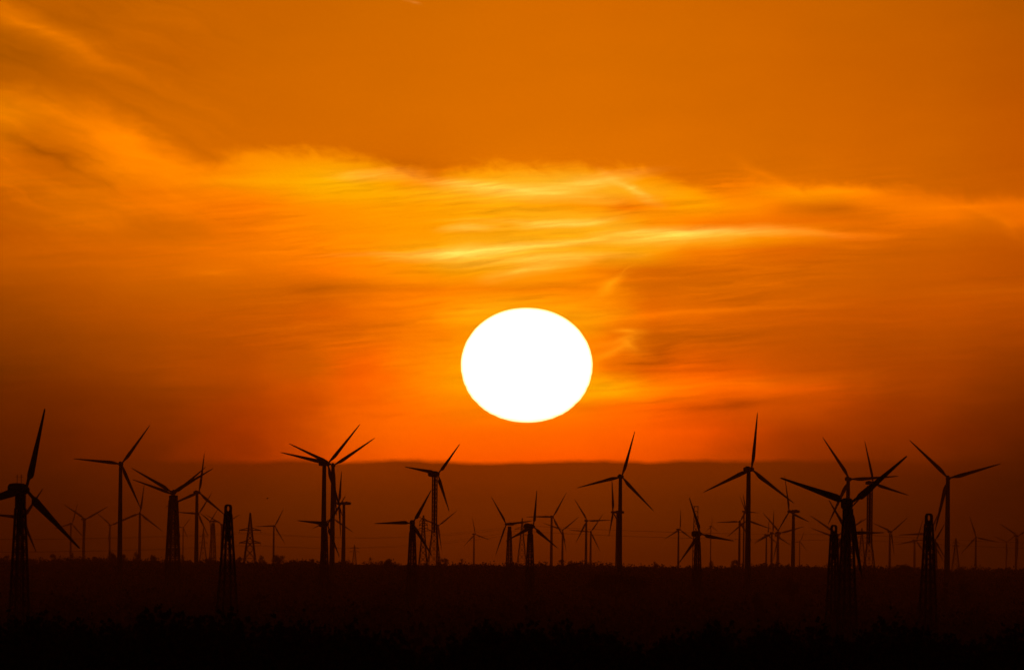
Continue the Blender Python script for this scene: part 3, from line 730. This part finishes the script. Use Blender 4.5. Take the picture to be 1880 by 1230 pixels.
def tree_meshes(kind, seed):
    """unit tree: height 1"""
    rnd = random.Random(seed); t = MB(); c = MB()
    if kind == 'dome':      # broad low dome, wider than tall
        hub = (0, 0, .34); t.bar((0, 0, 0), (0, 0, .34), .045, 8, .035)
        blobs = []
        for _ in range(26):
            a = rnd.uniform(0, 2*pi); r = rnd.random() ** .6 * .62
            z = .34 + .46 * math.sqrt(max(0, 1 - (r / .70) ** 2)) * rnd.uniform(.55, 1.05)
            q = rnd.uniform(.13, .22); blobs.append((r*cos(a), r*sin(a), z, q, q * .75))
            t.bar(hub, (r*cos(a)*.9, r*sin(a)*.9, z - .04), .016, 5, .006)
        crown_into(c, blobs, .028, 5200, rnd)
    elif kind == 'palm':
        t.bar((0, 0, 0), (.03, 0, .5), .022, 7, .018); t.bar((.03, 0, .5), (.02, 0, .86), .018, 7, .015)
        for i in range(18):
            a = 2*pi*i/18 + rnd.uniform(-.15, .15); e = rnd.uniform(-.35, .9)
            p = Vector((.02, 0, .86)); d = Vector((cos(a)*cos(e), sin(a)*cos(e), sin(e)))
            for j in range(9):
                q = p + d * .036; d.z -= .11; d.normalize()
                s = d.cross(Vector((0, 0, 1))).normalized() * (.035 * (1 - j / 11))
                k = len(c.v); c.v += [p - s, p + s, q + s*.9, q - s*.9]; c.f.append((k, k+1, k+2, k+3)); p = q
    else:
        lean = rnd.uniform(-.05, .05); top = (lean, 0, .42)
        t.bar((0, 0, 0), (lean*.5, 0, .22), .034, 8, .026); t.bar((lean*.5, 0, .22), top, .026, 8, .018)
        blobs = []
        nb = 15 if kind == 'round' else 11
        for _ in range(nb):
            a = rnd.uniform(0, 2*pi)
            if kind == 'round': r = rnd.random() ** .6 * .27; z = rnd.uniform(.38, .86) - r * .35
            else: r = rnd.random() ** .6 * .17; z = rnd.uniform(.28, .90) - r * .5
            q = rnd.uniform(.10, .165) * (1 if kind == 'round' else .85)
            z = min(z, 1 - q * .9)
            blobs.append((r*cos(a) + lean, r*sin(a), z, q, q * .85))
            t.bar((lean*.7, 0, rnd.uniform(.22, .40)), (r*cos(a)*.9 + lean, r*sin(a)*.9, z - .02), .013, 5, .005)
        crown_into(c, blobs, .034, 6200, rnd)
    return t.mesh('trunk_' + kind), c.mesh('crown_' + kind)

PROTO = {}
for kd in ('round', 'tall', 'dome', 'palm'):
    PROTO[kd] = [tree_meshes(kd, 11 + 7*i) for i in range(1 if kd in ('palm',) else 3)]

_tn = [0]
def tree(kind, top, width, label, group, name='tree'):
    x, y, zt = top; gz = ground_z(x, y) - .1; H = zt - gz
    _tn[0] += 1
    tr, cr = PROTO[kind][_tn[0] % len(PROTO[kind])]
    root = thing(name, label, 'tree', (x, y, gz), (_tn[0] * 1.7) % 6.28, group)
    base = {'round': .80, 'tall': .56, 'dome': 1.55, 'palm': .6}[kind]
    s = width / base
    for nm, me, mt in (('trunk', tr, M_BARK), ('crown', cr, M_LEAF)):
        o = link(nm, me, mt, root); o.scale = (s, s, H)
    return root
SK = 'trees on the skyline'
for kind, top, w, label in (
    ('round', (-256.96, 8000.0, 18.98), 4.6, 'small round skyline tree right of the big black turbine at far left'),
    ('tall', (-246.24, 8000.0, 19.09), 3.5, 'small skyline tree under the leftmost faint turbine'),
    ('round', (-223.89, 8000.0, 20.24), 6.8, 'skyline tree at the left foot of the tall tubular tower at left'),
    ('round', (-216.52, 8000.0, 19.10), 4.9, 'low skyline tree at the right foot of the tall tubular tower at left'),
    ('round', (-210.41, 8000.0, 20.38), 5.1, 'skyline tree under the hazy turbine right of the tall tubular tower'),
    ('round', (-200.28, 8000.0, 18.65), 5.4, 'skyline tree just left of the legs of the wide V turbine'),
    ('tall', (-282.38, 8000.0, 17.79), 4.1, 'skyline tree at the left edge of the photo'),
    ('tall', (-184.04, 8000.0, 18.52), 4.3, 'skyline tree just right of the legs of the wide V turbine'),
    ('round', (-168.41, 8000.0, 17.46), 7.0, 'flat skyline tree clump just left of the black bare tower'),
    ('round', (-151.87, 8000.0, 18.24), 4.6, 'skyline tree left of the foot of the tall power pylon'),
    ('round', (-139.32, 8000.0, 18.98), 5.7, 'skyline tree just right of the tall power pylon'),
    ('dome', (-129.83, 8000.0, 19.70), 10.8, 'wide skyline tree under the lone hazy turbine right of the pylon'),
    ('round', (-111.73, 8000.0, 17.44), 5.1, 'skyline tree left of the overlapping tall towers'),
    ('palm', (-78.34, 8000.0, 17.79), 4.1, 'small palm on the skyline right of the edge-on turbine'),
    ('round', (-68.84, 8000.0, 17.58), 5.1, 'skyline tree left of the low lattice turbine with a level blade'),
    ('round', (-36.99, 8000.0, 18.83), 6.2, 'skyline tree at the right foot of the splayed mast below the sun'),
    ('palm', (-26.87, 8000.0, 17.71), 5.4, 'small palm on the skyline left of the faintest tiny turbine'),
    ('round', (17.57, 8000.0, 16.34), 5.1, 'skyline tree right of the dark lattice turbine with an upright blade'),
    ('tall', (29.79, 8000.0, 18.92), 5.4, 'pointed skyline tree under the faint turbine with a V of blades'),
    ('round', (34.40, 8000.0, 17.74), 4.1, 'skyline tree just right of the pointed one below the sun'),
    ('tall', (40.23, 8000.0, 17.50), 3.8, 'narrow skyline tree left of the hazy turbine with a level right blade'),
    ('tall', (52.18, 8000.0, 16.70), 3.8, 'narrow lone skyline tree left of the tower above the dome tree'),
    ('round', (81.58, 8000.0, 17.62), 4.3, 'skyline tree right of the broad dome tree'),
    ('tall', (113.74, 8000.0, 18.27), 3.8, 'narrow skyline tree right of the bare lattice mast'),
    ('round', (126.90, 8000.0, 19.63), 5.9, 'leaning skyline tree left of the tallest turbine'),
    ('round', (143.78, 8000.0, 17.35), 5.9, 'skyline tree right of the tallest turbine'),
    ('round', (156.65, 8000.0, 17.18), 4.1, 'skyline tree left of the long nacelle turbine tower'),
    ('round', (171.98, 8000.0, 15.81), 4.6, 'lone low skyline tree between long nacelle turbine and big black one'),
    ('round', (254.38, 8000.0, 16.37), 6.2, 'skyline tree right of the furthest right tall turbine'),
    ('round', (280.12, 8000.0, 16.64), 5.1, 'skyline tree under the stout turbine near the right edge'),
):
    tree(kind, top, w, label, SK)
MD = 'trees on the plain'
for kind, top, w, label in (
    ('dome', (35.53, 4700.0, 16.03), 23.5, 'broad dome shaped tree in the middle of the dark plain below the sun'),
    ('dome', (210.21, 7600.0, 18.16), 18.0, 'low mound of a tree on the skyline left of the rightmost bare tower'),
    ('round', (94.58, 4800.0, 13.84), 8.0, 'dark round tree on the plain below the long nacelle turbine'),
    ('round', (62.70, 3600.0, 11.07), 4.0, 'small dark tree on the plain below the tallest turbine'),
    ('round', (-77.16, 5200.0, 13.21), 4.6, 'dark tree on the plain left of the overlapping tall towers'),
    ('round', (-62.69, 5000.0, 11.98), 5.5, 'dark tree at the feet of the overlapping tall towers'),
    ('round', (140.95, 4400.0, 14.08), 5.0, 'dark tree on the plain below the furthest right tall turbine'),
    ('tall', (128.60, 4200.0, 13.23), 4.2, 'slim dark tree on the plain beside the rightmost bare tower'),
):
    tree(kind, top, w, label, MD)
FG = 'black trees along the bottom'
for kind, top, w, label in (
    ('round', (-0.62, 610.0, 15.80), 2.6, 'black tree crown at bottom, below the two dark lattice turbines'),
    ('round', (0.47, 600.0, 15.75), 2.4, 'black crown touching the right of the crown below the lattice turbines'),
    ('dome', (8.43, 590.0, 16.08), 2.6, 'black dome shaped crown at bottom right of centre'),
    ('round', (-1.43, 580.0, 15.43), 1.6, 'small low black crown at bottom, left of the highest central crown'),
    ('round', (6.23, 580.0, 15.38), 1.6, 'small black crown at bottom, left of the black dome crown'),
    ('round', (11.61, 600.0, 15.82), 2.8, 'black tree crown at bottom right of the black dome crown'),
):
    tree(kind, top, w, label, FG)


def shrub_mass(name, label, places, leaf, per, seed, cat='scrub'):
    rnd = random.Random(seed); m = MB()
    for (x, y, h, w) in places:
        z = ground_z(x, y); nb = rnd.randint(2, 4)
        for _ in range(nb):
            q = w * rnd.uniform(.28, .5); ox = rnd.uniform(-.5, .5) * w; oy = rnd.uniform(-.5, .5) * w
            hh = h * rnd.uniform(.6, 1.0)
            for _ in range(int(per / nb)):
                d = Vector((rnd.gauss(0, 1), rnd.gauss(0, 1), rnd.gauss(0, 1))).normalized() * (rnd.random() ** .4)
                leaf_quads(m, Vector((x + ox + d.x*q, y + oy + d.y*q, z + hh*.5 + d.z*hh*.5)), leaf * rnd.uniform(.6, 1.5), rnd)
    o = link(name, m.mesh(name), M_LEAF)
    tag(o, label, cat, kind='stuff')

rnd = random.Random(21)
# wooded crest of the ridge
pl = []
for i in range(1500):
    y = rnd.uniform(8150, 8750); x = rnd.uniform(-520, 520)
    bump = .5 + .5 * sin(x / 9.0 + 2.6 * sin(x / 31.0) + 1.5 * sin(x / 5.3))
    h = rnd.uniform(2.0, 4.2) + 2.4 * bump * bump + (rnd.random() ** 7) * 3.2
    pl.append((x, y, h, h * rnd.uniform(.7, 1.3)))
shrub_mass('treeline', 'ragged dark treeline along the far ridge under the hazy sky', pl, .85, 60, 31, 'treeline')
# scrub dotted over the plain
pl = []
while len(pl) < 4200:
    y = rnd.uniform(2600, 8200)
    if rnd.random() > y / 8200: continue
    x = rnd.uniform(-.055, .055) * y
    h = rnd.uniform(1.6, 4.2) + (rnd.random() ** 8) * 3.0
    pl.append((x, y, h, h * rnd.uniform(1.1, 2.4)))
shrub_mass('scrub', 'low dark scrub dotted over the plain between the towers', pl, 1.0, 44, 32)
# woodland belts on the lower plain, nearest belts darkest
pl = []
while len(pl) < 760:
    y = 1200 + 2700 * rnd.random() ** 1.6; x = rnd.uniform(-.052, .052) * y
    h = rnd.uniform(6.0, 11.0) + 1.2 * sin(x / 17.0 + y / 140.0)
    pl.append((x, y, h, h * rnd.uniform(.55, .95)))
shrub_mass('woodland', 'dark far-off belts of low trees merging together on the lower plain', pl, .75, 120, 37, 'woodland')
# black thicket on the near hillside along the bottom of the view
pl = []
for i in range(620):
    y = rnd.uniform(470, 760); x = rnd.uniform(-.052, .052) * y
    px = 940 + x / y / (36/500/1880)
    topy = 1106 + 12 * sin(px / 95.0) + 9 * sin(px / 31.0 + 1) + 5 * sin(px / 11.0)
    topy += 30 * math.exp(-((px - 790) / 110) ** 2) + 34 * math.exp(-((px - 1130) / 120) ** 2) - 8 * sst(1500, 1800, px) - 10 * (1 - sst(100, 500, px))
    topy += (px - 940) * .010 + rnd.uniform(0, 1) ** .8 * 60
    h = CAM_Z - (topy - 1024) * (36/500/1880) * y - ground_z(x, y)
    if h > 1: pl.append((x, y, h, rnd.uniform(1.0, 2.2)))
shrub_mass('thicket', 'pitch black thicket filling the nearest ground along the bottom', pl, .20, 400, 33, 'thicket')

# ------------------------------------------------------------------ bird
def bird(at):
    m = MB()
    body = [(-.20, .01), (-.14, .04), (-.02, .065), (.10, .055), (.18, .03), (.24, .028), (.29, .008)]
    m.loft([[(x, r * cos(2*pi*j/8), r * sin(2*pi*j/8)) for j in range(8)] for x, r in body])
    for s in (-1, 1):
        secs = [(0, .0, .0, .13), (.18, .10, -.01, .12), (.36, .13, -.03, .09), (.52, .08, -.10, .02)]
        rings = []
        for d, z, xo, ch in secs:
            rings.append([(xo + ch, s*d, z), (xo, s*d, z + .015), (xo - ch, s*d, z), (xo, s*d, z - .012)])
        m.loft(rings)
    m.loft([[(-.18, -.03, .0), (-.18, .03, .0), (-.18, .03, .012), (-.18, -.03, .012)],
            [(-.34, -.07, .0), (-.34, .07, .0), (-.34, .07, .008), (-.34, -.07, .008)]])
    o = link('bird', m.mesh('bird'), M_BIRD); o.location = at; o.scale = (1.25, 1.25, 1.25)
    o.rotation_euler = (radians(-15), radians(-12), radians(20))
    tag(o, 'tiny dark bird gliding above the tall pylon at left', 'bird')
bird((-64.88, 3800.0, 33.18))

# ------------------------------------------------------------------ render settings
scene.view_settings.view_transform = 'Standard'; scene.view_settings.look = 'None'
scene.view_settings.exposure = 0.0; scene.view_settings.gamma = 1.0
scene.render.engine = 'CYCLES'
scene.cycles.volume_bounces = 0
scene.cycles.max_bounces = 4
scene.cycles.diffuse_bounces = 2
scene.cycles.sample_clamp_indirect = 0.08
scene.cycles.use_denoising = True
scene.cycles.denoiser = 'OPENIMAGEDENOISE'
